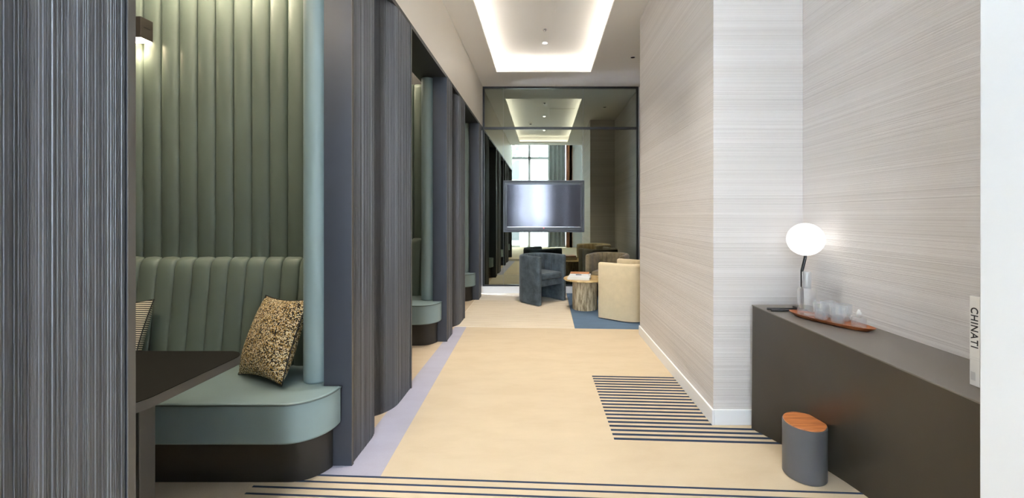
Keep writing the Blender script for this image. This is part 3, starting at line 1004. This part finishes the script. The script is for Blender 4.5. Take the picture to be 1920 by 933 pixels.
# books on the table
def flat_book(label, z, w, d, h, x, y, rz, cover, pagesm='pages'):
    t = thing('book', label, 'book', (x, y, z), rz, 'books on the coffee table')
    box(-w / 2 + 0.002, w / 2 - 0.003, -d / 2 + 0.002, d / 2 - 0.003, 0.003, h - 0.003).build('page_block', pagesm, t)
    box(-w / 2, w / 2, -d / 2, d / 2, 0, 0.003).build('cover', cover, t)
    box(-w / 2, w / 2, -d / 2, d / 2, h - 0.003, h).build('cover', cover, t)
    box(-w / 2, w / 2, -d / 2 - 0.002, -d / 2 + 0.002, 0.0005, h - 0.0005).build('spine', 'book_white' if cover == 'book_photo' else cover, t)
    return t
bz = 0.4485
flat_book('large white book at the bottom of the stack on the coffee table', bz, 0.31, 0.25, 0.034, 0.515, 5.66, math.radians(-12), 'book_white')
flat_book('white book in the middle of the stack on the coffee table', bz + 0.0342, 0.30, 0.24, 0.022, 0.525, 5.665, math.radians(-10), 'book_white')
b3 = flat_book('pink and orange covered book on top of the coffee table stack', bz + 0.0564, 0.27, 0.21, 0.026, 0.52, 5.665, math.radians(-8), 'book_photo', 'book_pink')
box(-0.05, 0.03, -0.1075, -0.1068, 0.008, 0.018).build('spine_title', 'ink', b3)

# ------------------------------------------------------------------ foyer window behind the camera (seen in the mirror)
WY = -3.1
wn = bpy.data.objects.new('window_1', None)
COL.objects.link(wn)
wn.location = (-1.1, WY, 0)
struct(wn, 'tall foyer window with thin white mullions', 'window')
WO = (-1.1, WY, 0)
cols = [-1.9, -1.5, -0.6, 0.24, 1.15]
rws = [0.0, 1.0, 3.78, 4.6]
for i in range(len(cols)):
    box(cols[i] - 0.05, cols[i] + 0.05, WY - 0.06, WY + 0.24, 0, 4.6).build('mullion', 'window_frame', wn, WO)
for z in rws[1:3]:
    box(-1.85, 0.2, WY - 0.05, WY + 0.24, z - 0.05, z + 0.05).build('transom', 'window_frame', wn, WO)
box(-1.9, 1.15, WY - 0.06, WY + 0.04, 0.0, 0.08).build('sill', 'window_frame', wn, WO)
for i in range(len(cols) - 1):
    for j in range(3):
        box(cols[i] + 0.05, cols[i + 1] - 0.05, WY - 0.006, WY + 0.002, rws[j] + 0.05, rws[j + 1] - 0.05).build('pane', 'window_glass', wn, WO)
struct(box(-3.4, -1.935, WY - 0.06, WY + 0.04, 0, 4.6).build('wall_daylight_block', 'white_paint'), 'unseen white wall added to cut daylight from the foyer window', 'wall')  # added out of view: closes the window's left part, less daylight on wall_front_right
struct(box(1.185, 2.32, WY - 0.06, WY + 0.04, 0, 4.6).build('wall_foyer_window', 'white_paint'), 'white wall beside the foyer window', 'wall')
# curtains
def curtain(name, label, x0, x1, y, mat, fold, amp):
    n = int((x1 - x0) / fold * 8)
    pts = [(x0 + (x1 - x0) * i / n, y + amp * math.sin(2 * PI * i / 8) + 0.3 * amp * math.sin(2 * PI * i / 29)) for i in range(n + 1)]
    t = thing(name, label, 'curtain', ((x0 + x1) / 2, y, 0))
    MB().rows([[(px, py, 0.02) for px, py in pts], [(px, py, 2.3) for px, py in pts], [(px, py, 4.55) for px, py in pts]]).build('drape_cloth', mat, t, ((x0 + x1) / 2, y, 0), smooth=True)
    MB().tube([(x0, y, 4.57), (x1, y, 4.57)], 0.012, 8).build('curtain_rail', 'window_frame', t, ((x0 + x1) / 2, y, 0))
    return t
curtain('sheer_curtain', 'white sheer curtain at the foyer window, seen in the mirror', -1.0, 0.2, -2.92, 'sheer', 0.14, 0.03)
curtain('grey_curtain', 'grey opaque curtain at the foyer window, seen in the mirror', 0.22, 0.93, -2.86, 'drape', 0.17, 0.05)
tag(box(0.95, 1.22, -2.98, -2.86, 0.002, 4.5).build('wooden_panel', 'wood_door', bevel=0.004), 'tall brown wooden panel beside the grey curtain, seen in the mirror', 'panel')
# outside
struct(box(-14, 8, -20, -3.2, -0.3, -0.05).build('ground_outside', 'pavement'), 'pale pavement outside the window', 'ground')
sf = thing('scaffold', 'white steel scaffold outside the foyer window, seen in the mirror', 'scaffold', (-2.0, -5.2, 0))
fo = (-2.0, -5.2, 0)
for x in (-3.6, -2.3, -1.1):
    MB().tube([(x, -5.2, -0.05), (x, -5.2, 7)], 0.06, 8).build('standard', 'scaffold', sf, fo)
for z in (1.4, 3.0, 4.4, 6.0):
    MB().tube([(-3.7, -5.2, z), (-1.0, -5.2, z)], 0.07, 8).build('ledger', 'scaffold', sf, fo)
for z in (3.0, 4.4):
    MB().tube([(-2.3, -5.15, z), (-1.1, -5.15, z + 1.4)], 0.07, 8).build('brace', 'scaffold', sf, fo)
    MB().tube([(-2.3, -5.15, z + 0.7), (-1.1, -5.15, z + 1.9)], 0.05, 8).build('brace', 'scaffold', sf, fo)
MB().tube([(-1.5, -5.1, 4.3), (-1.7, -5.1, 3.0)], 0.03, 6).build('strap', 'rope_yellow', sf, fo)
MB().tube([(-1.75, -5.1, 4.3), (-1.55, -5.1, 3.0)], 0.03, 6).build('strap', 'rope_yellow', sf, fo)
fb = thing('building', 'grey building across the street, seen in the mirror', 'building', (-6.5, -9.5, 0))
box(-10, -1.35, -10.5, -8.5, -0.05, 9).build('facade', 'facade', fb, (-6.5, -9.5, 0))
for i in range(4):
    for j in range(3):
        box(-9.4 + i * 1.9, -8.2 + i * 1.9, -8.52, -8.46, 0.8 + j * 2.8, 2.6 + j * 2.8).build('window', 'frame_dark', fb, (-6.5, -9.5, 0))
